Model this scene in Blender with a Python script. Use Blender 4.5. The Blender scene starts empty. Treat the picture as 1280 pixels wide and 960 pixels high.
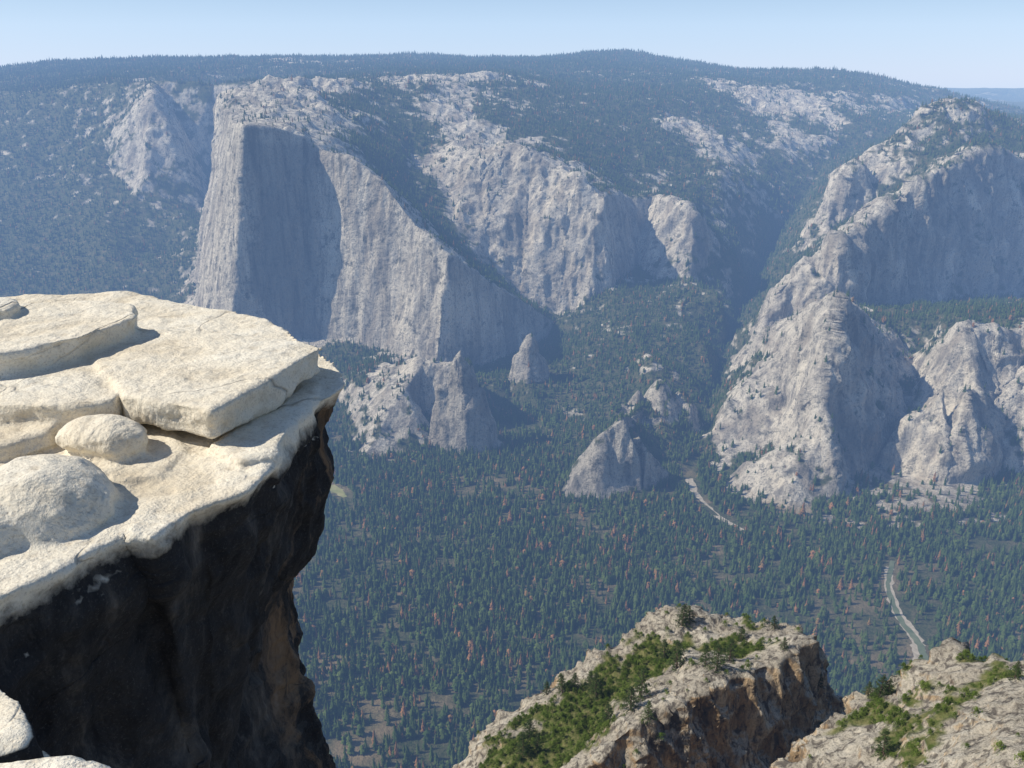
import bpy, bmesh, math, random
import numpy as np
from mathutils import Vector, Matrix
from mathutils.geometry import delaunay_2d_cdt
from mathutils.bvhtree import BVHTree
import time
T0=time.time()
rng=np.random.default_rng(7); random.seed(7)
sc=bpy.context.scene
sc.view_settings.view_transform='Standard'; sc.view_settings.look='None'; sc.view_settings.exposure=0
# ---------------- survey helper: bearing/depression + range -> metres ----------------
F=1108.0; TH=math.radians(19.0); C=math.cos(TH); S=math.sin(TH)
def P(u,v,Y):
    a=(u-640)/F; b=(480-v)/F; d=C+b*S
    return (Y*a/d, Y, Y*(-S+b*C)/d)
def PZ(u,v,Z):
    a=(u-640)/F; b=(480-v)/F; d=C+b*S
    return P(u,v,Z*d/(-S+b*C))
FLOOR=-1060.0
# ---------------- numpy noise ----------------
def hsh(ix,iy,iz,seed):
    h=(ix.astype(np.uint32)*np.uint32(73856093))^(iy.astype(np.uint32)*np.uint32(19349663))^(iz.astype(np.uint32)*np.uint32(83492791))^np.uint32((seed*2654435761)&0xffffffff)
    h^=h>>np.uint32(15); h*=np.uint32(2246822519); h^=h>>np.uint32(13); h*=np.uint32(3266489917); h^=h>>np.uint32(16)
    return h.astype(np.float64)/4294967295.0*2-1
def vn(p,seed=0):
    i=np.floor(p).astype(np.int64); f=p-i; w=f*f*f*(f*(f*6-15)+10)
    r=0
    for dx in (0,1):
        wx=w[:,0] if dx else 1-w[:,0]
        for dy in (0,1):
            wy=w[:,1] if dy else 1-w[:,1]
            for dz in (0,1):
                wz=w[:,2] if dz else 1-w[:,2]
                r=r+wx*wy*wz*hsh(i[:,0]+dx,i[:,1]+dy,i[:,2]+dz,seed)
    return r
def fbm(p,o=3,seed=0):
    s=0;a=1.0;t=0
    for k in range(o):
        s=s+a*vn(p*(2.03**k)+k*17.3,seed+k); t+=a; a*=.5
    return s/t
def ridged(p,o=2,seed=0):
    s=0;a=1.0;t=0
    for k in range(o):
        s=s+a*(1-2*np.abs(vn(p*(2.1**k)+k*9.1,seed+k))); t+=a; a*=.5
    return s/t
def sstep(a,b,x):
    t=np.clip((x-a)/(b-a),0,1); return t*t*(3-2*t)
# ---------------- TIN ----------------
def build_tin(points,lines,eps=0.5,sub=None):
    V=[];E=[]
    for p in points: V.append(p)
    for L in lines:
        pts=[]
        for i in range(len(L)-1):
            a=np.array(L[i],float);b=np.array(L[i+1],float)
            d=np.linalg.norm(b[:2]-a[:2]); n=max(1,int(d/sub)) if sub else 1
            for k in range(n): pts.append(tuple(a+(b-a)*k/n))
        pts.append(tuple(L[-1]))
        s=len(V); V+=pts
        E+=[(s+i,s+i+1) for i in range(len(pts)-1)]
    arr=np.array(V,float)
    res=delaunay_2d_cdt([Vector((a[0],a[1])) for a in arr],E,[],0,eps)
    vs,es,fs,ov=res[0],res[1],res[2],res[3]
    out=np.zeros((len(vs),4))
    for i,v in enumerate(vs):
        out[i,:2]=v
        if ov[i]: out[i,2:]=arr[ov[i][0],2:]
        else:
            d=np.hypot(arr[:,0]-v[0],arr[:,1]-v[1]); k=np.argsort(d)[:3]; w=1/(d[k]+1)
            out[i,2:]=(arr[k,2:]*w[:,None]).sum(0)/w.sum()
    tr=np.array([f for f in fs if len(f)==3])
    a=out[tr[:,0]];b=out[tr[:,1]];c=out[tr[:,2]]
    cr=(b[:,0]-a[:,0])*(c[:,1]-a[:,1])-(b[:,1]-a[:,1])*(c[:,0]-a[:,0])
    tr[cr<0]=tr[cr<0][:,[0,2,1]]
    return out,tr
def edges_of(tr,N):
    e=np.stack([tr[:,[0,1]],tr[:,[1,2]],tr[:,[2,0]]],1).reshape(-1,2); e.sort(1)
    key=e[:,0].astype(np.int64)*N+e[:,1]
    uk,inv=np.unique(key,return_inverse=True)
    return np.stack([uk//N,uk%N],1),inv.reshape(-1,3)
def refine(V,tr,thr,iters=14):
    for _ in range(iters):
        N=len(V); E,eid=edges_of(tr,N)
        a=V[E[:,0]];b=V[E[:,1]]; m=(a+b)/2
        L=np.linalg.norm((a-b)[:,:3],axis=1); mk=L>thr(m)
        if not mk.any(): break
        nid=np.full(len(E),-1); nid[mk]=N+np.arange(mk.sum()); V=np.vstack([V,m[mk]])
        M=nid[eid]; c=(M>=0).sum(1); out=[tr[c==0]]
        t=tr[c==3];q=M[c==3]
        out+= [np.stack([t[:,0],q[:,0],q[:,2]],1),np.stack([q[:,0],t[:,1],q[:,1]],1),np.stack([q[:,2],q[:,1],t[:,2]],1),q]
        for r in range(3):
            s=(c==1)&(M[:,r]>=0); t=np.roll(tr[s],-r,axis=1); q=M[s,r]
            out+=[np.stack([t[:,0],q,t[:,2]],1),np.stack([q,t[:,1],t[:,2]],1)]
            s=(c==2)&(M[:,r]<0); t=np.roll(tr[s],-r,axis=1); qq=np.roll(M[s],-r,axis=1)
            m12=qq[:,1];m20=qq[:,2]
            out+=[np.stack([t[:,2],m20,m12],1),np.stack([t[:,0],t[:,1],m12],1),np.stack([t[:,0],m12,m20],1)]
        tr=np.vstack(out)
    return V,tr
def laplace(V,tr,w=.5,n=1,cols=(2,3)):
    E,_=edges_of(tr,len(V)); c=np.bincount(E.ravel(),minlength=len(V))
    for _ in range(n):
        for k in cols:
            s=np.bincount(E[:,0],V[E[:,1],k],len(V))+np.bincount(E[:,1],V[E[:,0],k],len(V))
            V[:,k]+=w*(s/c-V[:,k])
    return V
def vnorm(V,tr):
    p=V[:,:3]; fn=np.cross(p[tr[:,1]]-p[tr[:,0]],p[tr[:,2]]-p[tr[:,0]])
    n=np.zeros((len(V),3))
    for k in range(3):
        for j in range(3): n[:,j]+=np.bincount(tr[:,k],fn[:,j],len(V))
    return n/np.maximum(np.linalg.norm(n,axis=1),1e-9)[:,None]
def mesh_from(name,V,tr,attrs=None,smooth=True):
    me=bpy.data.meshes.new(name)
    me.vertices.add(len(V)); me.vertices.foreach_set('co',np.ascontiguousarray(V[:,:3],dtype=np.float32).ravel())
    me.loops.add(len(tr)*3); me.loops.foreach_set('vertex_index',tr.astype(np.int32).ravel())
    me.polygons.add(len(tr)); me.polygons.foreach_set('loop_start',np.arange(0,len(tr)*3,3,dtype=np.int32))
    me.update(calc_edges=True)
    me.polygons.foreach_set('use_smooth',np.full(len(tr),smooth))
    for k,a in (attrs or {}).items():
        at=me.attributes.new(k,'FLOAT','POINT'); at.data.foreach_set('value',a.astype(np.float32))
    me.update(); me.validate()
    return me
def add_obj(name,me,parent=None,mat=None):
    o=bpy.data.objects.new(name,me); sc.collection.objects.link(o)
    if parent: o.parent=parent
    if mat: me.materials.append(mat)
    return o
# ---------------- materials ----------------
class NB:
    def __init__(s,name):
        s.m=bpy.data.materials.new(name); s.m.use_nodes=True; s.t=s.m.node_tree; s.t.nodes.clear()
        s.out=s.n('ShaderNodeOutputMaterial')
    def n(s,ty,**k):
        x=s.t.nodes.new(ty)
        for a,b in k.items(): setattr(x,a,b)
        return x
    def l(s,a,b): s.t.links.new(a,b)
    def pos(s,scale):
        g=s.n('ShaderNodeNewGeometry'); m=s.n('ShaderNodeMapping'); m.inputs['Scale'].default_value=scale
        s.l(g.outputs['Position'],m.inputs['Vector']); return m.outputs[0]
    def noise(s,vec,scale=1,detail=4,rough=.55,dist=0):
        x=s.n('ShaderNodeTexNoise'); x.inputs['Scale'].default_value=scale; x.inputs['Detail'].default_value=detail
        x.inputs['Roughness'].default_value=rough; x.inputs['Distortion'].default_value=dist
        s.l(vec,x.inputs['Vector']); return x.outputs['Fac']
    def ramp(s,fac,stops):
        r=s.n('ShaderNodeValToRGB'); e=r.color_ramp.elements
        while len(e)<len(stops): e.new(.5)
        for i,(p,c) in enumerate(stops):
            e[i].position=p; e[i].color=(*c,1) if not isinstance(c,(int,float)) else (c,c,c,1)
        s.l(fac,r.inputs[0]); return r.outputs[0]
    def mix(s,f,a,b,mode='MIX'):
        x=s.n('ShaderNodeMix',data_type='RGBA',blend_type=mode)
        for sock,v in ((x.inputs[0],f),(x.inputs[6],a),(x.inputs[7],b)):
            if isinstance(v,(int,float)): sock.default_value=v
            elif isinstance(v,tuple): sock.default_value=(*v,1)
            else: s.l(v,sock)
        return x.outputs[2]
    def math(s,op,a,b=0.0,clamp=False):
        x=s.n('ShaderNodeMath',operation=op); x.use_clamp=clamp
        for i,v in enumerate((a,b)):
            if isinstance(v,(int,float)): x.inputs[i].default_value=v
            else: s.l(v,x.inputs[i])
        return x.outputs[0]
    def attr(s,n):
        a=s.n('ShaderNodeAttribute'); a.attribute_name=n; return a.outputs['Fac']
    def nz(s):
        g=s.n('ShaderNodeNewGeometry'); x=s.n('ShaderNodeSeparateXYZ'); s.l(g.outputs['Normal'],x.inputs[0]); return x.outputs
    def cracks(s,vec,scale,w):
        nv=s.n('ShaderNodeTexNoise'); nv.inputs['Scale'].default_value=scale*1.3; nv.inputs['Detail'].default_value=4; s.l(vec,nv.inputs['Vector'])
        m=s.n('ShaderNodeVectorMath',operation='MULTIPLY_ADD'); s.l(nv.outputs['Color'],m.inputs[0]); m.inputs[1].default_value=(.7/scale,)*3; s.l(vec,m.inputs[2])
        x=s.n('ShaderNodeTexVoronoi',feature='DISTANCE_TO_EDGE'); x.inputs['Scale'].default_value=scale; s.l(m.outputs[0],x.inputs['Vector'])
        br=s.ramp(s.noise(vec,scale*2.2,3,.6),[(.47,0.0),(.6,1.0)])
        return s.math('MULTIPLY',s.ramp(x.outputs['Distance'],[(0,1.0),(w,0.0)]),br)
    def bump(s,h,strength,dist,prev=None,inv=False):
        b=s.n('ShaderNodeBump'); b.inputs['Strength'].default_value=strength; b.inputs['Distance'].default_value=dist; b.invert=inv
        s.l(h,b.inputs['Height'])
        if prev: s.l(prev,b.inputs['Normal'])
        return b.outputs[0]
    def fin(s,col,nrm=None,rough=.9,spec=.15):
        p=s.n('ShaderNodeBsdfPrincipled'); p.inputs['Roughness'].default_value=rough; p.inputs['Specular IOR Level'].default_value=spec
        if isinstance(col,tuple): p.inputs['Base Color'].default_value=(*col,1)
        else: s.l(col,p.inputs['Base Color'])
        if nrm: s.l(nrm,p.inputs['Normal'])
        s.l(p.outputs[0],s.out.inputs['Surface']); return s.m
def mat_terrain():
    b=NB('granite_and_forest_floor')
    big=b.noise(b.pos((.0045,.0045,.003)),1,5,.6)
    wide=b.noise(b.pos((.012,.012,.0022)),1,6,.62,.4)
    streak=b.noise(b.pos((.035,.035,.0035)),1,7,.7,.3)
    mid=b.noise(b.pos((.03,.03,.03)),1,6,.68)
    fine=b.noise(b.pos((.15,.15,.12)),1,4,.7)
    g=b.ramp(big,[(.3,(.49,.455,.40)),(.5,(.66,.62,.545)),(.7,(.76,.70,.59))])
    g=b.mix(b.ramp(wide,[(.38,.75),(.52,0)]),g,(.30,.265,.225))
    g=b.mix(b.ramp(streak,[(.37,.85),(.51,0)]),g,(.21,.20,.19))
    g=b.mix(b.ramp(mid,[(.36,.85),(.455,0)]),g,(.12,.12,.105))
    g=b.mix(b.ramp(fine,[(.36,.6),(.46,0)]),g,(.11,.115,.09))
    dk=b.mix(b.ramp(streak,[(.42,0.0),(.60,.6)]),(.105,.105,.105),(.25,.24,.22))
    g=b.mix(b.math('MULTIPLY',b.attr('diorite_shade'),.85),g,dk)
    f=b.ramp(mid,[(.35,(.04,.062,.024)),(.52,(.07,.088,.038)),(.66,(.16,.14,.085))])
    f=b.mix(b.ramp(fine,[(.4,.0),(.7,.5)]),f,(.18,.16,.10))
    col=b.mix(b.attr('rock'),f,g)
    fl=b.noise(b.pos((.006,.006,.001)),1,6,.65)
    col=b.mix(b.math('MULTIPLY',b.attr('floor'),b.ramp(fl,[(.48,0),(.62,.85)])),col,(.28,.22,.14))
    n=b.bump(mid,1,18); n=b.bump(fine,1,6,n); n=b.bump(streak,.9,10,n)
    return b.fin(col,n,.95,.05)
def mat_outcrop():
    b=NB('weathered_granite')
    z=b.nz()[2]
    n1=b.noise(b.pos((.12,.12,.05)),1,6,.65,.2); n2=b.noise(b.pos((.7,.7,.25)),1,6,.65,.4); n3=b.noise(b.pos((2.5,2.5,2.5)),1,4,.7)
    g=b.ramp(n1,[(.3,(.30,.265,.22)),(.5,(.49,.44,.36)),(.7,(.62,.57,.48))])
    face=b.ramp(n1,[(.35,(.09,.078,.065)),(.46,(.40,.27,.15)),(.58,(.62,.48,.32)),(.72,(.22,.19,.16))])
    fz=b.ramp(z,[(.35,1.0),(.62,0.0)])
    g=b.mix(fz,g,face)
    g=b.mix(b.ramp(n2,[(.39,.9),(.51,0)]),g,(.10,.085,.075))
    g=b.mix(b.ramp(n3,[(.38,.5),(.52,0)]),g,(.15,.14,.11))
    ck=b.cracks(b.pos((1,1,.4)),.2,.03)
    g=b.mix(b.math('MULTIPLY',ck,.7),g,(.06,.05,.045))
    veg=b.ramp(n2,[(.4,(.07,.10,.02)),(.6,(.20,.19,.08))])
    col=b.mix(b.attr('rock'),veg,g)
    n=b.bump(n1,.6,2.0); n=b.bump(n2,1,1.0,n); n=b.bump(n3,.9,.25,n); n=b.bump(ck,.6,.4,n,True)
    return b.fin(col,n,.92,.1)
def mat_ledge():
    b=NB('sunlit_granite_with_lichen')
    z=b.nz()[2]
    n1=b.noise(b.pos((.9,.9,.9)),1,6,.6,.3); n2=b.noise(b.pos((6,6,6)),1,6,.65); n3=b.noise(b.pos((45,45,45)),1,4,.75)
    n4=b.noise(b.pos((1.6,2.0,.7)),1,7,.7,.6)
    top=b.ramp(n1,[(.3,(.64,.555,.42)),(.45,(.78,.71,.58)),(.7,(.83,.79,.69))])
    top=b.mix(b.ramp(n3,[(.36,.55),(.48,0)]),top,(.40,.34,.27))
    top=b.mix(b.ramp(n2,[(.33,.55),(.46,0)]),top,(.50,.43,.33))
    ck=b.cracks(b.pos((1,.5,1.6)),.42,.007)
    top=b.mix(b.math('MULTIPLY',ck,.55),top,(.16,.13,.10))
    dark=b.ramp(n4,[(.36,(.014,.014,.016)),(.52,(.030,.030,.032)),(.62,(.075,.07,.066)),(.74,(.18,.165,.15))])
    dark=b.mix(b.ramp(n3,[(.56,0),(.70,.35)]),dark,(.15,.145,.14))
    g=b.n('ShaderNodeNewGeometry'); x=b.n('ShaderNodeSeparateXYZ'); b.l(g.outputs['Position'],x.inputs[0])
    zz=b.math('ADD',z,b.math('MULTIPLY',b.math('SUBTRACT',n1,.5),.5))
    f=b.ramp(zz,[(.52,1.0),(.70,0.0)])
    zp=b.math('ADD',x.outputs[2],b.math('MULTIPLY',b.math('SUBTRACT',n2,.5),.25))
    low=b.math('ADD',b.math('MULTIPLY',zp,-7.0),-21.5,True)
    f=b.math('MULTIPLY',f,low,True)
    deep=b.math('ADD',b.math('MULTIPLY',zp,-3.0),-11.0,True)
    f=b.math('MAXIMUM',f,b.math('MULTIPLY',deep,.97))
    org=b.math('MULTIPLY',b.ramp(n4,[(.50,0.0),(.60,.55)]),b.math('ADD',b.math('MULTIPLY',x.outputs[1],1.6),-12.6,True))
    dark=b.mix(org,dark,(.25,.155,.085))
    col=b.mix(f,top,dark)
    n=b.bump(n1,.45,.3); n=b.bump(n2,.7,.07,n); n=b.bump(n3,.5,.008,n); n=b.bump(ck,.6,.03,n,True)
    return b.fin(col,n,.88,.12)
def mat_foliage(name,c1,c2,dead=True,warm=(.33,.17,.085)):
    b=NB(name); o=b.n('ShaderNodeObjectInfo'); r=o.outputs['Random']
    col=b.ramp(r,[(0,c1),(.9,c2)])
    if dead:
        pt=b.noise(b.pos((.012,.012,.012)),1,3,.6)
        th=b.math('SUBTRACT',1.02,b.math('MULTIPLY',b.ramp(pt,[(.5,.3),(.64,1.0)]),.19))
        col=b.mix(b.math('GREATER_THAN',r,th),col,warm)
        col=b.mix(b.ramp(pt,[(.35,.4),(.5,0)]),col,(.09,.13,.045))
    n=b.noise(b.pos((.4,.4,.4)),1,3,.6); col=b.mix(b.ramp(n,[(.35,.5),(.6,0)]),col,tuple(x*.5 for x in c1))
    return b.fin(col,None,.9,.1)
def mat_plain(name,stops,sc_,bumpd=.2):
    b=NB(name); n=b.noise(b.pos(sc_),1,5,.6); return b.fin(b.ramp(n,stops),b.bump(n,.4,bumpd),.9,.1)
MT=mat_terrain(); MO=mat_outcrop(); ML=mat_ledge()
MC=mat_foliage('conifer_needles',(.042,.078,.02),(.10,.142,.038))
MP=mat_foliage('pine_needles',(.05,.085,.025),(.08,.12,.035),False)
MS=mat_foliage('shrub_leaves',(.09,.145,.02),(.18,.24,.05),False)
MB=mat_plain('bark',[(.3,(.10,.07,.05)),(.7,(.2,.15,.11))],(3,3,1),.05)
# ---------------- terrain control data ----------------
def Q(u,v,Y,r): return (*P(u,v,Y),r)
def QZ(u,v,r,Z=FLOOR): return (*PZ(u,v,Z),r)
def LN(*a): return [Q(*x) for x in a]
lines=[];pts=[];spots_sp=[]
lines.append(LN((-900,95,8000,0),(-300,92,8000,0),(0,86,8000,0),(60,78,8000,0),(150,74,8000,0),(250,74,8000,0),(350,72,8200,.2),(440,74,8600,0),(510,68,9000,.1),(600,73,9000,0),(680,72,9000,0),(740,66,9000,0),(785,63,9000,0),(825,73,9000,0),(880,84,8500,.1),(950,90,8500,.1),(1040,87,8000,0),(1090,94,8000,.1),(1130,109,7800,.3),(1150,121,7600,.4),(1200,140,7600,.2),(1300,150,7600,.2),(1900,150,7600,.2)))
lines.append(LN((1100,125,13000,.1),(1180,122,13000,.1),(1215,124,13000,.3),(1250,131,13000,.1),(1300,136,13000,.1),(1800,130,13000,0)))
for X in range(-16000,16001,4000):
    pts.append((X,15000,-150,0)); pts.append((X,26000,-300,0))
up=[(-300,110,6200,.1),(0,118,5900,.15),(60,113,5800,.15),(130,104,5700,.3),(190,100,5500,.4),(240,100,5500,.25),(268,106,5500,.3),
(0,98,6800,0),(150,88,6900,0),(300,86,7000,.2),(370,77,7600,.8),(420,80,7600,.7),(480,90,6500,.1),(560,85,7000,.1),(650,88,7000,.1),(740,80,7600,.0),(800,85,7500,.15),(860,97,7000,.6),(900,95,7600,.3),(980,104,7000,.4),(1060,104,7200,.4),(1110,120,7000,.6),
(300,120,4300,1),(345,101,4500,1.15),(385,97,4600,1.2),(430,102,4700,1),(470,109,4900,.4),(350,128,4000,1.2),(400,138,4050,1.2),(430,170,3750,.75),(330,140,3700,1.2),(375,150,3650,1.2),
(540,104,5300,1),(600,98,5500,1.1),(560,120,5050,.95),(575,143,4750,1.2),(590,170,4400,1.15),(550,180,4250,.8),(520,208,4050,.9),(610,180,4300,.95),(450,130,4500,.05),(480,145,4550,.0),(470,185,3850,.05),(510,160,4400,.2),
(620,140,4700,.15),(660,160,4600,.2),(640,118,5200,.35),(700,118,5400,.15),(720,175,4500,.1),(750,210,4250,.2),(780,160,4900,.1),(760,120,5600,.1),(820,135,5500,.6),(850,150,5300,1.05),(880,172,5050,1),(800,205,4500,.1),(860,200,4700,.2),(900,215,4600,.5),(880,120,6000,.05),(930,118,6300,1.05),(1000,128,6300,1.1),(960,150,5900,.65),(1050,130,6600,.85),(1110,142,6700,.75),(950,187,5300,.55),(1000,178,5500,.8),(1060,175,5700,.35),(1120,165,5800,.1),(910,170,5400,.1)]
for a in up: pts.append(Q(*a))
for a in [(-300,190,5400,.2),(0,185,5350,.3),(60,198,5250,.4),(130,175,5250,.4),(155,212,5000,.55),(192,126,5150,.85),(212,140,5200,.7),(175,240,4850,.5),(215,267,4750,.45),(252,262,4900,.25),(240,180,5350,.3),(262,150,5600,.2),(268,220,5350,.1),(145,235,4950,.3),
 (-300,270,4800,.05),(0,262,4850,.05),(80,255,4850,.05),(130,275,4650,.1),(60,330,4400,0),(150,330,4300,0),(215,315,4500,.1),(-300,340,4300,0)]: pts.append(Q(*a))
for a in [(-600,400,0),(-300,402,0),(0,402,0),(100,400,0),(180,400,0)]: pts.append(QZ(*a))
rim=LN((283,124,4400,.9),(285,142,3850,1),(292,152,3450,1),(305,157,3250,1),(322,158,3275,1),(350,160,3310,1),(380,169,3345,1),(397,186,3360,1),(440,196,3275,1),(478,224,3210,1),(520,280,3125,.95),(560,318,3050,.95),(600,345,3200,.7),(640,368,3330,.6),(676,392,3440,.5))
foot=LN((262,300,4500,.7),(242,372,3850,.8),(250,410,3450,.9),(262,427,3260,.95),(288,430,3170,1),(335,429,3220,1),(380,427,3260,.9),(430,424,3190,.7),(478,438,3110,.7),(515,446,3020,.8),(545,452,2960,.9),(562,466,2970,.8),(600,460,3160,.6),(640,443,3290,.5),(682,428,3430,.3))
lines+= [rim,foot]
lines.append(LN((302,230,3232,1),(296,330,3210,1)))
lines.append(LN((560,235,3900,.9),(600,203,3950,1),(640,184,3950,1),(690,205,3850,1.05),(740,229,3720,1.05),(755,243,3690,.95),(785,246,4080,.6),(800,248,4150,.6),(835,247,3960,.8),(868,268,3820,.8),(890,290,3920,.4)))
lines.append(LN((572,285,3700,.9),(610,325,3620,.9),(650,366,3600,.9),(700,397,3560,.8),(732,385,3550,.75),(762,362,3610,.6),(795,335,3920,.5),(820,352,3740,.55),(862,350,3680,.5),(885,330,3780,.3)))
lines.append(LN((500,195,4020,.1),(520,248,3740,.1),(560,303,3530,.1),(600,339,3500,.1),(650,374,3500,.1),(694,402,3490,.2)))
for a in [(300,470,2950,.1),(400,470,2950,.2),(440,448,3080,.25),(350,520,2700,.0),(425,505,2780,.5),(430,545,2560,.3),(340,560,2480,0),
 (640,500,2870,0),(620,530,2680,0),(720,480,2900,.1),(740,430,3150,.4),(700,440,3200,.35),(800,430,3080,.4),(815,452,2850,.55),(780,480,2850,.25),(760,540,2500,.1),(785,545,2360,.4),(850,520,2600,.1),(860,470,2850,.15),(880,430,3100,.05),(840,390,3380,.3),(900,372,3450,.05),(780,395,3350,.45),(820,380,3450,.45),
 (905,300,4100,.15),(930,262,4500,.15),(960,230,4900,.3),(890,250,4300,.4),(920,330,3900,.05),(600,500,2850,.35),(640,470,3020,.4)]: pts.append(Q(*a))
lines.append(LN((885,548,2500,0),(887,500,2840,0),(902,450,3240,0),(922,400,3700,.05),(950,340,4250,.05),(985,280,4750,.05),(1010,240,5100,.05),(1030,205,5450,.05)))
lines.append(LN((512,452,2800,.9),(528,455,2700,1),(503,490,2590,1),(484,520,2510,1)))
lines.append(LN((450,478,2790,.8),(448,510,2640,.8),(455,572,2400,.9)))
for a in [(478,582,2375,.9),(500,570,2430,.8),(518,535,2640,.3),(545,508,2830,.1),(535,480,2920,.5),(480,455,2860,.9)]: pts.append(Q(*a))
def spire(u,vt,vb,w,Yt,Yb,dep,r=1.0,skew=0,top=.12):
    zt=P(u,vt,Yt)[2]; x0,y0,zb=P(u,vb,Yb); s=Yb/F; H=zt-zb; W=w*s
    spots_sp.append((x0,y0+dep*.4,W*.8))
    rr=random.Random(int(u))
    xt=P(u,vt,Yt)[0]+skew*W
    for fx,fh,fy in [(-top*1.2,.88,.35),(top*.3,1.04,.42),(top*1.8,.80,.5),(0,.9,.6),(-top*2.4,.66,.3),(top*2.4,.62,.4)]:
        pts.append((xt+fx*W,y0+fy*dep,zb+fh*H,r))
    for ang in range(0,360,36):
        a=math.radians(ang+rr.uniform(-14,14)); k=rr.uniform(.75,1.25)
        ca,sa=math.cos(a),math.sin(a)
        pts.append((x0+skew*W*.6+ca*W*.33*k,y0+dep*.42+sa*dep*.34*k,zb+H*rr.uniform(.34,.70),r))
        pts.append((x0+ca*W*.56*k,y0+dep*.42+sa*dep*.62*k,zb+H*rr.uniform(0,.12),.5*r))
spire(575,432,568,74,2560,2440,120,.95,.0,.08)
spire(661,416,484,46,2950,2890,100,.8,0,.08)
spire(820,468,552,100,2640,2480,210,.65,-.05,.2)
spire(757,520,628,118,2230,2140,140,.85,.14,.14)
lines.append(LN((583,455,2680,.6),(590,458,2850,.6)))
lines.append(LN((775,520,2330,.55),(790,522,2430,.45),(805,505,2560,.45)))
# right walls
lines.append(LN((1420,160,4900,.3),(1300,163,4600,.35),(1215,132,4450,.5),(1180,127,4350,.6),(1165,144,4300,.6),(1150,147,4280,.6),(1125,172,4220,.65),(1100,180,4170,.7),(1080,208,4110,.7),(1062,216,4070,.75),(1036,262,4000,.8)))
lines.append(LN((1420,215,4300,.1),(1280,195,4150,.3),(1210,190,4050,.3),(1160,206,4000,.3),(1100,262,3980,.3),(1048,286,3980,.5)))
lines.append(LN((1600,195,4050,.6),(1400,200,4050,.6),(1280,199,3990,.65),(1230,188,3900,.7),(1190,205,3740,.7),(1140,233,3520,.8),(1100,265,3320,.85),(1050,302,3120,.95),(1010,325,3150,1),(985,350,3150,1),(960,390,3100,1),(941,437,3050,1)))
for a in [(1010,290,4250,.2),(980,330,4000,.1),(1035,300,3900,.3),(935,445,3180,.1),(950,405,3500,.1),(970,365,3650,.1),(1000,335,3600,.4),(905,500,2900,.1)]: pts.append(Q(*a))
lines.append(LN((1062,388,3050,.7),(1105,388,3270,.6),(1160,386,3450,.6),(1260,380,3740,.6),(1420,380,3800,.7),(1700,380,3800,.6)))
lines.append(LN((1110,400,2850,.3),(1180,396,2800,.3),(1280,390,2780,.3),(1500,390,2780,.4)))
lines.append(LN((1005,392,2720,.9),(1047,371,2500,1),(1080,400,2620,.9),(1110,430,2710,.85),(1138,466,2720,.8),(1152,500,2640,.7)))
lines.append(LN((1047,371,2500,1),(1036,430,2390,1),(1026,500,2300,1)))
lines.append(LN((1058,604,2225,.9),(1094,586,2350,.8),(1128,565,2480,.7),(1166,588,2345,.7)))
for a in [(985,430,2650,1),(945,468,2600,1),(915,505,2520,1),(893,540,2470,.9),(886,575,2370,.8),(905,600,2250,.7),(980,500,2480,1),(975,555,2380,.7),
 (1015,522,2270,.95),(1034,530,2250,.95),(1050,550,2270,.9),(1008,545,2230,.9),(930,618,2160,.8),(985,640,2060,.75),(1035,655,2000,.75),(1050,625,2110,.7)]: pts.append(Q(*a))
lines.append(LN((1152,500,2640,.7),(1160,460,2670,.8),(1200,408,2560,.8),(1245,420,2560,.8),(1300,408,2600,.7),(1500,408,2600,.7)))
lines.append(LN((1178,480,2350,1),(1213,486,2330,1),(1238,500,2480,.9),(1262,480,2480,.9),(1300,480,2440,.9)))
lines.append(LN((1183,606,2205,1),(1220,618,2165,.9),(1252,595,2300,.6),(1290,604,2240,.6),(1600,600,2300,.5)))
for a in [(1150,622,.9,-1047),(1120,650,.8,-1054),(1190,635,.9,-1047),(1235,655,.6,-1052)]: pts.append(QZ(*a))
for a in [(330,600),(380,602),(450,612),(520,602),(600,612),(690,648),(740,648),(800,635),(850,600),(875,575),(885,600),(915,650),(940,672),(1000,685),(1060,680),(1100,690),(1180,690),(1260,690),(1400,690),(1800,690),(250,520),(0,480),(-400,480),(640,560),(680,590),(590,595),(680,520)]:
    pts.append(QZ(*a,0))
for X in range(-3000,3001,500):
    for Y in (700,1000,1300,1600): pts.append((X,Y,FLOOR,0))
    pts.append((X,480,-900,.6));pts.append((X,300,-560,.8));pts.append((X,180,-330,.8));pts.append((X,60,-105,1));pts.append((X,22,-34,1));pts.append((X,-4,-14,1));pts.append((X,-600,20,.6))
for X in (-60,0,60):
    pts.append((X,60,-100,1));pts.append((X,22,-34,1));pts.append((X,-4,-14,1))
V,tr=build_tin(pts,lines,1.0,90)
V[:,2]=np.maximum(V[:,2],FLOOR)
V,tr=refine(V,tr,lambda m:np.full(len(m),60.0)*np.clip(np.hypot(m[:,0],m[:,1])/3500,.35,4))
V=laplace(V,tr,.3,1)
def thr(m):
    d=np.hypot(m[:,0],m[:,1]); t=np.clip(d*.0036,5,60)
    out=(np.abs(m[:,0])>.78*np.abs(m[:,1])+150)|(m[:,1]<900)
    t=np.where(out,np.maximum(t*5,30),t)
    t=np.where(m[:,2]<FLOOR+2,np.maximum(t,28),t)
    t=np.where(d>9500,400,t)
    return t
V,tr=refine(V,tr,thr)
print('terrain',len(V),len(tr),time.time()-T0)
N=vnorm(V,tr); p=V[:,:3].copy(); r=V[:,3]
lift=sstep(2,60,p[:,2]-FLOOR); steep=1-sstep(.35,.75,N[:,2])
q=p*np.array([1,1,.4])
hd=np.hypot(p[:,0],p[:,1])
sb=np.zeros(len(p))
for x,y,R in spots_sp: sb=np.maximum(sb,1-sstep(R*.8,R*1.3,np.hypot(p[:,0]-x,p[:,1]-y)))
rightw=sstep(500,1000,p[:,0])*(p[:,1]<4700)
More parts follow.
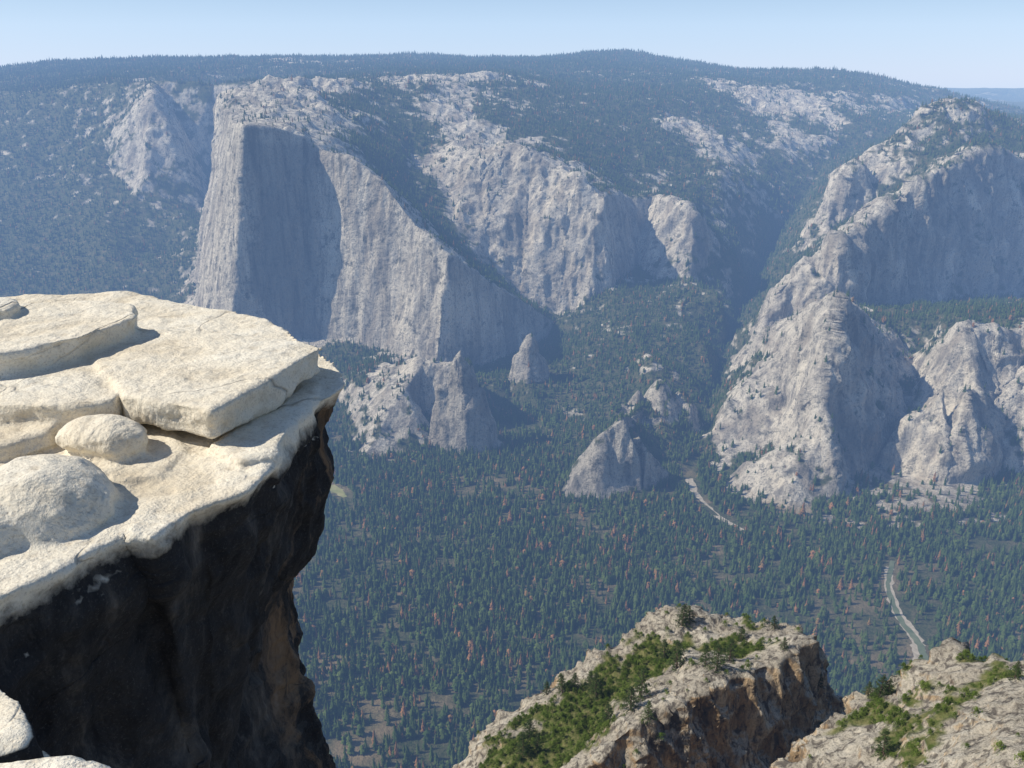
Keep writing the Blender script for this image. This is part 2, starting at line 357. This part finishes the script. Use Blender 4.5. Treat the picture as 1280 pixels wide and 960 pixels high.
capw=(1-sstep(-350,-150,p[:,0]))*(p[:,1]>2950)*(p[:,1]<4000)      # big clean wall
# dioritic rock on the prow's east wall, plus shade painted on steep east-facing rock
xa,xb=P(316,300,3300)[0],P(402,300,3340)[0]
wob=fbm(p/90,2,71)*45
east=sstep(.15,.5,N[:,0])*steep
dio_shade=sstep(xa-10,xa+40,p[:,0]+wob)*(1-sstep(xb-30,xb+40,p[:,0]+wob*.6))*(p[:,1]>3100)*(p[:,1]<3480)*steep*sstep(-150,-240,p[:,2]+wob)
dio_shade=np.maximum(dio_shade*.85,.6*east*sstep(-.35,.25,fbm(p/120,2,73)+.15)*(p[:,1]<4600))  # lichen stain mixed with painted shade, darkening walls that face east
dio_shade=np.maximum(dio_shade,.35*sb)
rug=(1+1.1*rightw)*(1+.9*sb)*(1-.35*capw)
d=fbm(q/230,3,1)*(26*np.maximum(r,.4)) + ridged(p*np.array([1,1,.45])/190,2,33)*np.maximum(r,.3)*(20*(1-capw)*(1-sb)+26*rightw) \
 + ridged(q/85,2,5)*(13*np.maximum(r,.4))*rug + ridged(p*np.array([1,1,.2])/38,2,9)*(6.5*np.maximum(r,.2)*(.4+.6*steep))*rug \
 + (np.round(fbm(p*np.array([1,1,.45])/30,2,17)*4)/4)*6*r*rug + fbm(p/14,2,13)*(2.4*r)
d*=lift*np.clip(hd/3500,.15,1.3)*np.where(sb>0,1-.25*sb,1)
near=np.clip((hd-60)/600,0,1)
V[:,:3]+=N*(d*near)[:,None]
V[:,2]=np.maximum(V[:,2],FLOOR)
N=vnorm(V,tr); p=V[:,:3]
nn=fbm(p/170,3,21)*.34+fbm(p/45,2,25)*.42+fbm(p/16,1,29)*.2
midw=(1-capw)*(r>.6)
val=r*1.12-.07+.05*(p[:,1]>4100)+nn*(1+.32*midw)+.42*(1-sstep(.28,.55,N[:,2]))*(r>.12)-.24*sstep(.6,.85,N[:,2])*(r>.3)*(r<.98)
rock=sstep(.40,.56,val); flo=1-sstep(0,25,p[:,2]-FLOOR)
rock*=1-flo*(r<.3)
terrain=add_obj('mountain_terrain',mesh_from('mountain_terrain',V,tr,{'rock':rock,'floor':flo,'diorite_shade':np.clip(dio_shade,0,1)}),None,MT)
print('terrain done',time.time()-T0)
# ---------------- river ribbons on the flat valley floor ----------------
def ribbon(name,uvs,widths,z,mat):
    c=np.array([PZ(u,v,FLOOR) for u,v in uvs])
    t=np.linspace(0,len(c)-1,len(c)*8); cx=np.interp(t,range(len(c)),c[:,0]);cy=np.interp(t,range(len(c)),c[:,1]);w=np.interp(t,range(len(c)),widths)
    k=np.array([1,2,3,2,1])/9; pad=lambda a:np.convolve(np.pad(a,2,'edge'),k,'valid'); cx,cy=pad(cx),pad(cy)
    dx,dy=np.gradient(cx),np.gradient(cy); L=np.hypot(dx,dy); nx,ny=-dy/L,dx/L
    w1=w*(1+.18*rng.standard_normal(len(w))); w2=w*(1+.18*rng.standard_normal(len(w)))
    Vv=np.vstack([np.stack([cx+nx*w1,cy+ny*w1,np.full(len(cx),FLOOR+z)],1),np.stack([cx-nx*w2,cy-ny*w2,np.full(len(cx),FLOOR+z)],1)])
    n=len(cx); tt=[]
    for i in range(n-1): tt+=[(i,n+i,n+i+1),(i,n+i+1,i+1)]
    add_obj(name,mesh_from(name,Vv,np.array(tt)),None,mat); return np.stack([cx,cy],1)
MG=mat_plain('river_gravel',[(.35,(.28,.25,.20)),(.65,(.42,.38,.32))],(.1,.1,.1))
MW=mat_plain('river_water',[(.35,(.09,.12,.07)),(.65,(.15,.17,.11))],(.05,.05,.05))
c1=ribbon('river_gravel_bar',[(885,548),(868,572),(858,592),(872,622),(895,645),(930,664)],[8,13,13,10,9,6],.9,MG)
c2=ribbon('river_gravel_bar.001',[(1112,708),(1110,735),(1122,768),(1146,798),(1150,825),(1135,860)],[10,9,11,14,11,9],.7,MG)
c2b=ribbon('river',[(1116,700),(1108,735),(1125,775),(1152,808),(1160,850),(1165,880)],[5,5,6,8,8,8],1.1,MW)
c4=ribbon('meadow',[(380,604),(398,606),(420,612),(432,622)],[9,20,16,6],.5,mat_plain('meadow_grass',[(.35,(.16,.19,.06)),(.65,(.3,.28,.14))],(.03,.03,.03)))
c5=ribbon('meadow.001',[(1225,684),(1260,684),(1300,686)],[8,14,16],.5,mat_plain('meadow_grass_dry',[(.35,(.2,.22,.07)),(.65,(.3,.3,.14))],(.03,.03,.03)))
clears=[(c1,24),(c2,20),(c2b,13),(c4,26),(c5,22)]
# ---------------- trees ----------------
def conifer(seed,layers=8,seg=9,rad=.17,round_=False):
    rr=random.Random(seed); vs=[];fs=[];mi=[]
    def tri(a,b,c,m=0):
        s=len(vs); vs.extend([a,b,c]); fs.append((s,s+1,s+2)); mi.append(m)
    for k in range(4):
        a=k/4*6.283;b=(k+1)/4*6.283
        tri((.014*math.cos(a),.014*math.sin(a),0),(.014*math.cos(b),.014*math.sin(b),0),(0,0,.85),1)
    for i in range(layers):
        t=i/(layers-1); z0=.10+.80*t; z1=z0+.22*(1-t*.45)
        R=rad*(math.sqrt(max(0,1-(2*t-.75)**2*.75)) if round_ else (1-t)**.8*.95+.06)
        ph=rr.random()*6; ox,oy=rr.uniform(-.012,.012),rr.uniform(-.012,.012)
        for k in range(seg):
            a=ph+k/seg*6.283; w=6.283/seg*.55; ra=R*rr.uniform(.6,1.2); dz=rr.uniform(-.05,.01)
            tri((ox+ra*math.cos(a-w)*.8,oy+ra*math.sin(a-w)*.8,z0+dz+.02),(ox+ra*math.cos(a)*1.1,oy+ra*math.sin(a)*1.1,z0+dz-.02),(ox,oy,min(1,z1)))
            tri((ox+ra*math.cos(a)*1.1,oy+ra*math.sin(a)*1.1,z0+dz-.02),(ox+ra*math.cos(a+w)*.8,oy+ra*math.sin(a+w)*.8,z0+dz+.02),(ox,oy,min(1,z1)))
    m=bpy.data.meshes.new('conifer'); m.from_pydata(vs,[],fs); m.materials.append(MC); m.materials.append(MB)
    m.polygons.foreach_set('material_index',mi); return m
variants=[conifer(1,7,8),conifer(2,8,7,.13),conifer(3,6,8,.2),conifer(4,6,8,.30,True)]
tc=V[tr].mean(1); e1=V[tr[:,1],:2]-V[tr[:,0],:2]; e2=V[tr[:,2],:2]-V[tr[:,0],:2]
area=.5*np.abs(e1[:,0]*e2[:,1]-e1[:,1]*e2[:,0])
tn=N[tr].mean(1)[:,2]; trk=rock[tr].mean(1); tfl=flo[tr].mean(1)
dist=np.hypot(tc[:,0],tc[:,1])
dens=np.interp(dist,[900,2500,3500,5000,9000],[1/108,1/118,1/175,1/350,1/750])
gap=fbm(tc[:,:3]/60,2,41)+.8*fbm(tc[:,:3]/220,2,44)
dens*=np.clip(1-trk,0,1)**1.5*sstep(.25,.5,tn) + .10*sstep(.45,.75,tn)
dens*=np.where(tfl>.5,np.clip(1.25+2.0*gap,.18,1.6),1.15)
vis=(np.abs(tc[:,0])<.66*tc[:,1]+100)&(tc[:,1]>900)&(dist<9300)
cnt=rng.poisson(np.where(vis,area*dens,0)); ti=np.repeat(np.arange(len(tr)),cnt)
a=rng.random(len(ti));b=rng.random(len(ti));fl=a+b>1;a[fl]=1-a[fl];b[fl]=1-b[fl]
A=V[tr[ti,0],:3];TP=A+(V[tr[ti,1],:3]-A)*a[:,None]+(V[tr[ti,2],:3]-A)*b[:,None]
keep=np.ones(len(TP),bool)
for c,w in clears:
    dm=np.min(np.hypot(TP[:,None,0]-c[None,::2,0],TP[:,None,1]-c[None,::2,1]),1); keep&=~((dm<w)&(TP[:,2]<FLOOR+8))
TP=TP[keep]; tfo=tfl[ti][keep]; dd=np.hypot(TP[:,0],TP[:,1])
H=np.where(tfo>.5,rng.normal(25,8,len(TP)),rng.normal(18,6,len(TP))); H=np.clip(H,6,46)*np.interp(dd,[3500,8000],[1,1.35])
var=np.where(tfo>.5,rng.choice(4,len(TP),p=[.30,.26,.22,.22]),rng.choice(4,len(TP),p=[.25,.2,.25,.3]))
H=np.where(var==3,H*.7,H)
forest=bpy.data.objects.new('conifer_forest',None); sc.collection.objects.link(forest)
def instancer(name,pos,size,child_mesh,parent,cname):
    n=len(pos); th=rng.random(n)*6.283; s=size/ math.sqrt(3*math.sqrt(3)/4)
    vv=np.zeros((n,3,3))
    for k in range(3):
        vv[:,k,0]=pos[:,0]+s*np.cos(th+k*2.0944); vv[:,k,1]=pos[:,1]+s*np.sin(th+k*2.0944); vv[:,k,2]=pos[:,2]
    m=mesh_from(name,vv.reshape(-1,3),np.arange(n*3).reshape(-1,3),None,False)
    o=add_obj(name,m,parent); o.instance_type='FACES'; o.use_instance_faces_scale=True; o.instance_faces_scale=1.0
    o.show_instancer_for_render=False; o.show_instancer_for_viewport=False
    c=add_obj(cname,child_mesh,o); return o
for k in range(4):
    s=var==k; instancer('forest_stand_%d'%(k+1),TP[s]-np.array([0,0,.8]),H[s],variants[k],forest,'conifer_%d'%(k+1))
print('trees',len(TP),time.time()-T0)
# ---------------- mid-ground outcrops ----------------
def outcrop(name,lines_,pts_,seed,L=1.0):
    V,tr=build_tin(pts_,lines_,.05,6)
    V,tr=refine(V,tr,lambda m:np.full(len(m),4.0)); V=laplace(V,tr,.4,1)
    V,tr=refine(V,tr,lambda m:np.where(m[:,2]<-170,4.0,L))
    N=vnorm(V,tr); p=V[:,:3]; r=V[:,3]; st=1-sstep(.4,.8,N[:,2])
    d=fbm(p/14,3,seed)*2.0+ridged(p*np.array([1,1,.35])/5.5,2,seed+3)*(.6+1.7*st)+np.round(ridged(p*np.array([.8,1,.45])/3,1,seed+6)*2)/2*(.4+.7*st)+fbm(p/1.3,2,seed+8)*.28
    V[:,:3]+=N*d[:,None]; N=vnorm(V,tr); p=V[:,:3]
    rk=sstep(.4,.55,r+fbm(p/6,3,seed+11)*.6+.5*(1-sstep(.4,.65,N[:,2])))
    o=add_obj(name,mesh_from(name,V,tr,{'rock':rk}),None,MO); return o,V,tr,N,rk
bp=[(x,y,z,1) for x,y,z in [(-60,130,-260),(120,110,-260),(-60,240,-300),(130,240,-300),(40,100,-250)]]
oc1,V1,t1,N1,r1=outcrop('rocky_outcrop',[
 LN((690,1000,138,.8),(740,948,146,.9),(790,905,149,.9),(815,890,153,.9),(850,876,156,1),(880,850,160,1),(920,842,161,1),(960,829,166,1),(1000,800,172,1),(1014,790,179,1)),
 LN((560,975,166,.9),(610,905,176,.9),(655,872,180,.8),(700,845,184,.9),(760,810,188,.9),(845,757,194,.9),(868,775,191,.8),(900,778,190,.6),(940,776,189,.6),(975,772,186,1),(1014,790,179,1)),
 LN((700,1100,130,1),(752,1040,138,1),(805,1040,142,1),(860,1030,147,1),(925,1010,153,1),(960,985,158,1),(1000,930,166,1),(1024,868,174,1),(1046,872,179,1))],
 [Q(*a) for a in [(640,940,160,.1),(700,905,166,.0),(760,880,170,.05),(800,850,176,.1),(850,810,182,.3),(900,815,178,.35),(950,800,178,.55),(600,985,155,.5),(680,965,152,.1),(740,920,160,.1),(1022,835,182,1),(985,1010,158,1),(620,1060,140,.5)]]+
 [(-5,185,-190,1),(15,205,-190,1),(35,212,-180,1),(60,212,-180,1),(78,200,-180,1),(80,180,-190,1)]+bp,3,.75)
oc2,V2,t2,N2,r2=outcrop('rocky_outcrop.001',[
 LN((960,1000,108,.9),(985,962,118,.9),(1050,902,128,.8),(1092,855,136,.5),(1140,845,134,.5),(1180,838,133,.9),(1190,810,131,.9),(1232,826,125,.6),(1290,832,120,.6),(1500,840,112,.8))],
 [Q(*a) for a in [(1060,960,112,.9),(1130,930,112,.5),(1200,900,110,.65),(1280,900,102,.9),(1280,1000,84,.95),(1130,1040,90,.9),(1500,1000,84,.9),(1100,900,124,.3),(1220,860,118,.3)]]+
 [(40,150,-190,1),(62,150,-185,1),(85,146,-175,1),(110,138,-170,1),(130,130,-170,1),(30,125,-180,1),(20,90,-150,1),(60,60,-115,1),(130,60,-115,1)],31,.6)
print('outcrops',time.time()-T0)
def bvh(V,t): return BVHTree.FromPolygons([tuple(x) for x in V[:,:3]],[tuple(x) for x in t])
B1,B2=bvh(V1,t1),bvh(V2,t2)
def ground(u,v):
    d=Vector(P(u,v,1.0)).normalized(); best=None
    for B in (B1,B2):
        h=B.ray_cast(Vector((0,0,0)),d)
        if h[0] is not None and (best is None or h[3]<best[1]): best=(h[0],h[3])
    return best[0] if best else None
def pine(seed):
    rr=random.Random(seed); vs=[];fs=[];mi=[]
    def tube(a,b,ra,rb,m=1):
        a=Vector(a);b=Vector(b);d=(b-a).normalized(); x=d.orthogonal().normalized(); y=d.cross(x); s=len(vs)
        for q,rad in ((a,ra),(b,rb)):
            for k in range(5): vs.append(tuple(q+(x*math.cos(k*1.2566)+y*math.sin(k*1.2566))*rad))
        for k in range(5): fs.append((s+k,s+(k+1)%5,s+5+(k+1)%5,s+5+k)); mi.append(m)
    tube((0,0,-.05),(0,0,.5),.028,.018); tube((0,0,.5),(.01,0,.97),.018,.004)
    for i in range(52):
        t=i/51; z=.10+.86*t; a=i*2.4+rr.random(); L=(.30*(1-t)**.75+.03)*rr.uniform(.6,1.15)
        tip=Vector((L*math.cos(a),L*math.sin(a),z+rr.uniform(-.02,.06)-.05*(1-t)))
        tube((0,0,z),tip,.006,.002)
        n=int(10+34*L/.3)
        for j in range(n):
            s_=rr.uniform(.3,1.05); c=Vector((0,0,z)).lerp(tip,s_)+Vector((rr.gauss(0,.022),rr.gauss(0,.022),rr.gauss(0,.014)))
            for _ in range(2):
                v1=Vector((rr.gauss(0,1),rr.gauss(0,1),rr.gauss(.4,.7))).normalized()*.026; v2=Vector((rr.gauss(0,1),rr.gauss(0,1),rr.gauss(0,1))).normalized()*.012
                s=len(vs); vs.extend([tuple(c-v2),tuple(c+v2),tuple(c+v1)]); fs.append((s,s+1,s+2)); mi.append(0)
    m=bpy.data.meshes.new('pine'); m.from_pydata(vs,[],fs); m.materials.append(MP); m.materials.append(MB); m.polygons.foreach_set('material_index',mi); return m
pines=[pine(11),pine(12),pine(13)]
spots=[(852,782,6.5),(862,778,5),(896,838,7),(882,832,5.5),(912,826,6),(846,835,8),(830,825,6),(718,862,5),(703,866,5.5),(745,872,7),(738,862,5.5),(800,872,8),(788,888,6.5),(683,868,4),(662,925,6.5),(672,940,5),(1098,872,5),(1110,868,3.6),(1085,868,3.2),(1104,945,5),(1022,860,5),(1268,848,3.5),(968,785,3.6),(760,905,5.5),(810,900,5),(655,945,6),(925,800,4),(980,812,3.5)]
for i,(u,v,h) in enumerate(spots):
    g=ground(u,v)
    if g is None: continue
    o=bpy.data.objects.new('pine_tree',pines[i%3]); sc.collection.objects.link(o); o.location=g-Vector((0,0,.25)); o.scale=(h*1.15,h*1.15,h); o.rotation_euler=(rng.normal(0,.05),rng.normal(0,.05),rng.random()*6)
def shrub():
    rr=random.Random(5); vs=[];fs=[]
    for i in range(420):
        a=rr.random()*6.283; e=rr.random()**.6; R=.5*(.65+.35*math.sin(a*3+e*4)); r_=R*rr.uniform(.65,1.05)
        c=Vector((r_*math.cos(a)*math.cos(e*1.5),r_*math.sin(a)*math.cos(e*1.5),.04+.55*math.sin(e*1.5)*rr.uniform(.6,1.1)))
        v1=Vector((rr.gauss(0,1),rr.gauss(0,1),rr.gauss(0,1))).normalized()*.05; v2=Vector((rr.gauss(0,1),rr.gauss(0,1),rr.gauss(0,1))).normalized()*.04
        s=len(vs); vs.extend([tuple(c-v1),tuple(c+v1),tuple(c+v2),]); fs.append((s,s+1,s+2))
    m=bpy.data.meshes.new('shrub'); m.from_pydata(vs,[],fs); m.materials.append(MS); return m
sp=[];ss=[]
for (VV,tt,NN,rk,dn) in ((V1,t1,N1,r1,.6),(V2,t2,N2,r2,.45)):
    c=VV[tt].mean(1)[:,:3]; e1=VV[tt[:,1],:3]-VV[tt[:,0],:3]; e2=VV[tt[:,2],:3]-VV[tt[:,0],:3]; ar=.5*np.linalg.norm(np.cross(e1,e2),axis=1)
    k=(1-rk[tt].mean(1))*(NN[tt].mean(1)[:,2]>.5)*(c[:,2]>-165); n=rng.poisson(ar*k*dn+ar*.02*(NN[tt].mean(1)[:,2]>.7)*(c[:,2]>-165)); i=np.repeat(np.arange(len(tt)),n)
    sp.append(c[i]); ss.append(rng.uniform(.8,2.8,len(i)))
sp=np.vstack(sp); ss=np.concatenate(ss)
shr=bpy.data.objects.new('shrubs',None); sc.collection.objects.link(shr)
instancer('shrub_patch',sp,ss,shrub(),shr,'shrub_foliage'); print('shrubs',len(sp))
# ---------------- foreground ledge ----------------
bm=bmesh.new()
def hull(points):
    vs=[bm.verts.new(p) for p in points]
    r_=bmesh.ops.convex_hull(bm,input=vs)
    bmesh.ops.delete(bm,geom=list({g for g in r_['geom_interior']+r_['geom_unused'] if isinstance(g,bmesh.types.BMVert)}),context='VERTS')
def slab(poly,zt,th,inset=.0):
    top=[Vector(PZ(u,v,zt)) for u,v in poly]; c=sum(top,Vector())/len(top)
    hull([tuple(q) for q in top]+[tuple(c.lerp(q,1-inset)+Vector((0,0,-th))) for q in top])
def ell(c,r3,rot=0,n=80):
    P_=[]
    for i in range(n):
        z=1-2*(i+.5)/n; a=i*2.39996; s=math.sqrt(1-z*z); x,y=r3[0]*s*math.cos(a),r3[1]*s*math.sin(a)
        P_.append((c[0]+x*math.cos(rot)-y*math.sin(rot),c[1]+x*math.sin(rot)+y*math.cos(rot),c[2]+r3[2]*z))
    hull(P_)
edge=[(-250,860,-3.0),(0,748,-3.0),(80,708,-3.02),(150,668,-3.05),(188,672,-3.05),(235,640,-3.05),(310,614,-3.05),(335,586,-3.05),(352,562,-3.05),(385,515,-3.05),(434,482,-3.0),(428,462,-2.95),(404,438,-2.9)]
E3=[Vector(PZ(*e)) for e in edge]+[Vector((-3.2,11.2,-2.95)),Vector((-5.5,12.5,-2.9)),Vector((-9,12,-2.9)),Vector((-9,3,-3.0))]
prof=[(0,0,0),(-.10,-.06,.08),(-.35,-.15,.2),(-.62,-.22,.26),(-1.3,-.37,.38),(-1.9,-.57,.48),(-2.5,-.85,.58),(-2.95,-.88,.58),(-3.55,-.77,.5),(-4.7,-.5,.3),(-7,.2,-.1),(-22,1.0,-3)]
rings=[]
for dz,ox,oy in prof:
    R=[]
    for i,q in enumerate(E3):
        if i<=12:
            front=1.0 if i<=6 else max(0,1-(i-6)/3); side=min(1,max(0,(i-3)/4))
            x=q.x+ox*side; y=q.y+oy*front
            if i>=11: y-=.1*abs(dz)*.6
        else: x,y=q.x,q.y
        R.append(bm.verts.new((x,y,q.z+dz)))
    rings.append(R)
nR=len(E3)
for a_,b_ in zip(rings,rings[1:]):
    for i in range(nR): bm.faces.new((a_[i],a_[(i+1)%nR],b_[(i+1)%nR],b_[i]))
bm.faces.new(rings[0]); bm.faces.new(rings[-1][::-1])
slab([(155,492),(205,502),(262,512),(345,468),(385,444),(402,434),(372,424),(260,414),(165,410),(100,430)],-2.62,.28,.02)
slab([(-150,392),(0,387),(60,380),(100,376),(165,380),(168,396),(100,420),(0,440),(-150,450)],-2.40,.5,.0)
slab([(-60,372),(0,372),(14,373),(20,378),(10,385),(-60,390)],-2.28,.4)
slab([(-200,445),(0,432),(90,425),(150,440),(160,480),(140,498),(90,506),(0,503),(-200,510)],-2.66,.32,.0)
slab([(-200,505),(0,502),(50,503),(88,514),(60,538),(0,556),(-200,580)],-2.84,.4,.0)
slab([(262,556),(300,575),(340,566),(372,520),(396,492),(400,474),(380,478),(330,510)],-2.97,.25,.0)
slab([(160,500),(200,520),(230,560),(200,590),(150,600),(100,590),(80,540)],-3.0,.25,.0)
c=Vector(PZ(130,548,-2.88)); ell(c,(.40,.27,.19),-.25)
c=Vector(PZ(48,640,-3.02)); ell(c,(.56,.60,.40),.5)
c=Vector(PZ(-60,660,-3.0)); ell(c,(.7,.7,.36),.2)
slab([(-200,845),(0,852),(25,872),(30,900),(28,935),(0,945),(-200,950)],-3.3,1.2,.1)
slab([(-300,952),(0,950),(60,949),(150,957),(190,975),(160,1100),(-300,1100)],-1.75,.8,.0)
bmesh.ops.recalc_face_normals(bm,faces=bm.faces)
tm=bpy.data.meshes.new('tmp'); bm.to_mesh(tm); bm.free()
to=bpy.data.objects.new('tmp',tm); sc.collection.objects.link(to)
md=to.modifiers.new('r','REMESH'); md.mode='VOXEL'; md.voxel_size=.028
dg=bpy.context.evaluated_depsgraph_get(); em=bpy.data.meshes.new_from_object(to.evaluated_get(dg))
bpy.data.objects.remove(to)
bm=bmesh.new(); bm.from_mesh(em); bmesh.ops.triangulate(bm,faces=bm.faces)
bm.verts.index_update(); VL=np.array([v.co[:] for v in bm.verts]); tl=np.array([[v.index for v in f.verts] for f in bm.faces]); bm.free()
VL=np.hstack([VL,np.zeros((len(VL),1))]); VL=laplace(VL,tl,.5,1,(0,1,2)); N=vnorm(laplace(VL.copy(),tl,.5,2,(0,1,2)),tl); p=VL[:,:3]
ver=1-sstep(.3,.7,N[:,2])
lowm=sstep(-3.1,-3.5,p[:,2])
d=fbm(p/1.1,3,51)*(.03+.04*ver+.14*lowm)+ridged(p*np.array([1,1,.6])/.6,2,54)*(.010+.02*ver+.09*lowm)+fbm(p/.16,3,57)*.014+(np.round(fbm(p*np.array([1,1,2.])/.4,2,63)*4)/4)*.035*(.35+ver)
V2_=VL.copy(); V2_[:,:3]+=N*d[:,None]
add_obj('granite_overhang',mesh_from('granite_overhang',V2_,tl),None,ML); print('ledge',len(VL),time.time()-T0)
# ---------------- haze: homogeneous valley volume, its added glow standing in for scattered sunlight ----------------
hb=NB('glowing_haze')
sig=(.27e-4,.40e-4,.64e-4); Einf=(.72,.86,1.05)
D=1.2e-4
va=hb.n('ShaderNodeVolumeAbsorption'); va.inputs['Density'].default_value=D; va.inputs['Color'].default_value=tuple(1-s/D for s in sig)+(1,)
ve=hb.n('ShaderNodeEmission'); em_=[s*e for s,e in zip(sig,Einf)]; mx=max(em_); ve.inputs['Color'].default_value=tuple(x/mx for x in em_)+(1,); ve.inputs['Strength'].default_value=mx
ad=hb.n('ShaderNodeAddShader'); hb.l(va.outputs[0],ad.inputs[0]); hb.l(ve.outputs[0],ad.inputs[1]); hb.l(ad.outputs[0],hb.out.inputs['Volume'])
bm=bmesh.new(); bmesh.ops.create_cube(bm,size=1); hm=bpy.data.meshes.new('haze_glow_volume'); bm.to_mesh(hm); bm.free()
ho=add_obj('haze_glow_volume',hm,None,hb.m); ho.scale=(44000,28000,2900); ho.location=(0,12000,-50)
# ---------------- light, sky, camera ----------------
az=math.radians(-93); el=math.radians(44)
sd=Vector((math.sin(az)*math.cos(el),math.cos(az)*math.cos(el),math.sin(el)))
L=bpy.data.lights.new('sun','SUN'); L.energy=5; L.angle=math.radians(.5); L.color=(1,.95,.85)
lo=bpy.data.objects.new('sun',L); sc.collection.objects.link(lo); lo.rotation_euler=sd.to_track_quat('Z','Y').to_euler()
w=bpy.data.worlds.new('World'); sc.world=w; w.use_nodes=True; nt=w.node_tree
bg=nt.nodes['Background']; sk=nt.nodes.new('ShaderNodeTexSky'); sk.sky_type='NISHITA'; sk.sun_disc=False; sk.sun_elevation=el; sk.sun_rotation=az; sk.altitude=1500; sk.air_density=1.0; sk.dust_density=.5; sk.ozone_density=2.0
nt.links.new(sk.outputs[0],bg.inputs[0]); bg.inputs[1].default_value=.085
cam=bpy.data.cameras.new('camera'); co=bpy.data.objects.new('camera',cam); sc.collection.objects.link(co)
cam.sensor_width=36; cam.lens=F/1280*36; cam.clip_start=.1; cam.clip_end=60000
co.location=(0,0,0); co.rotation_euler=(math.radians(71),0,0); sc.camera=co
print('total',time.time()-T0)
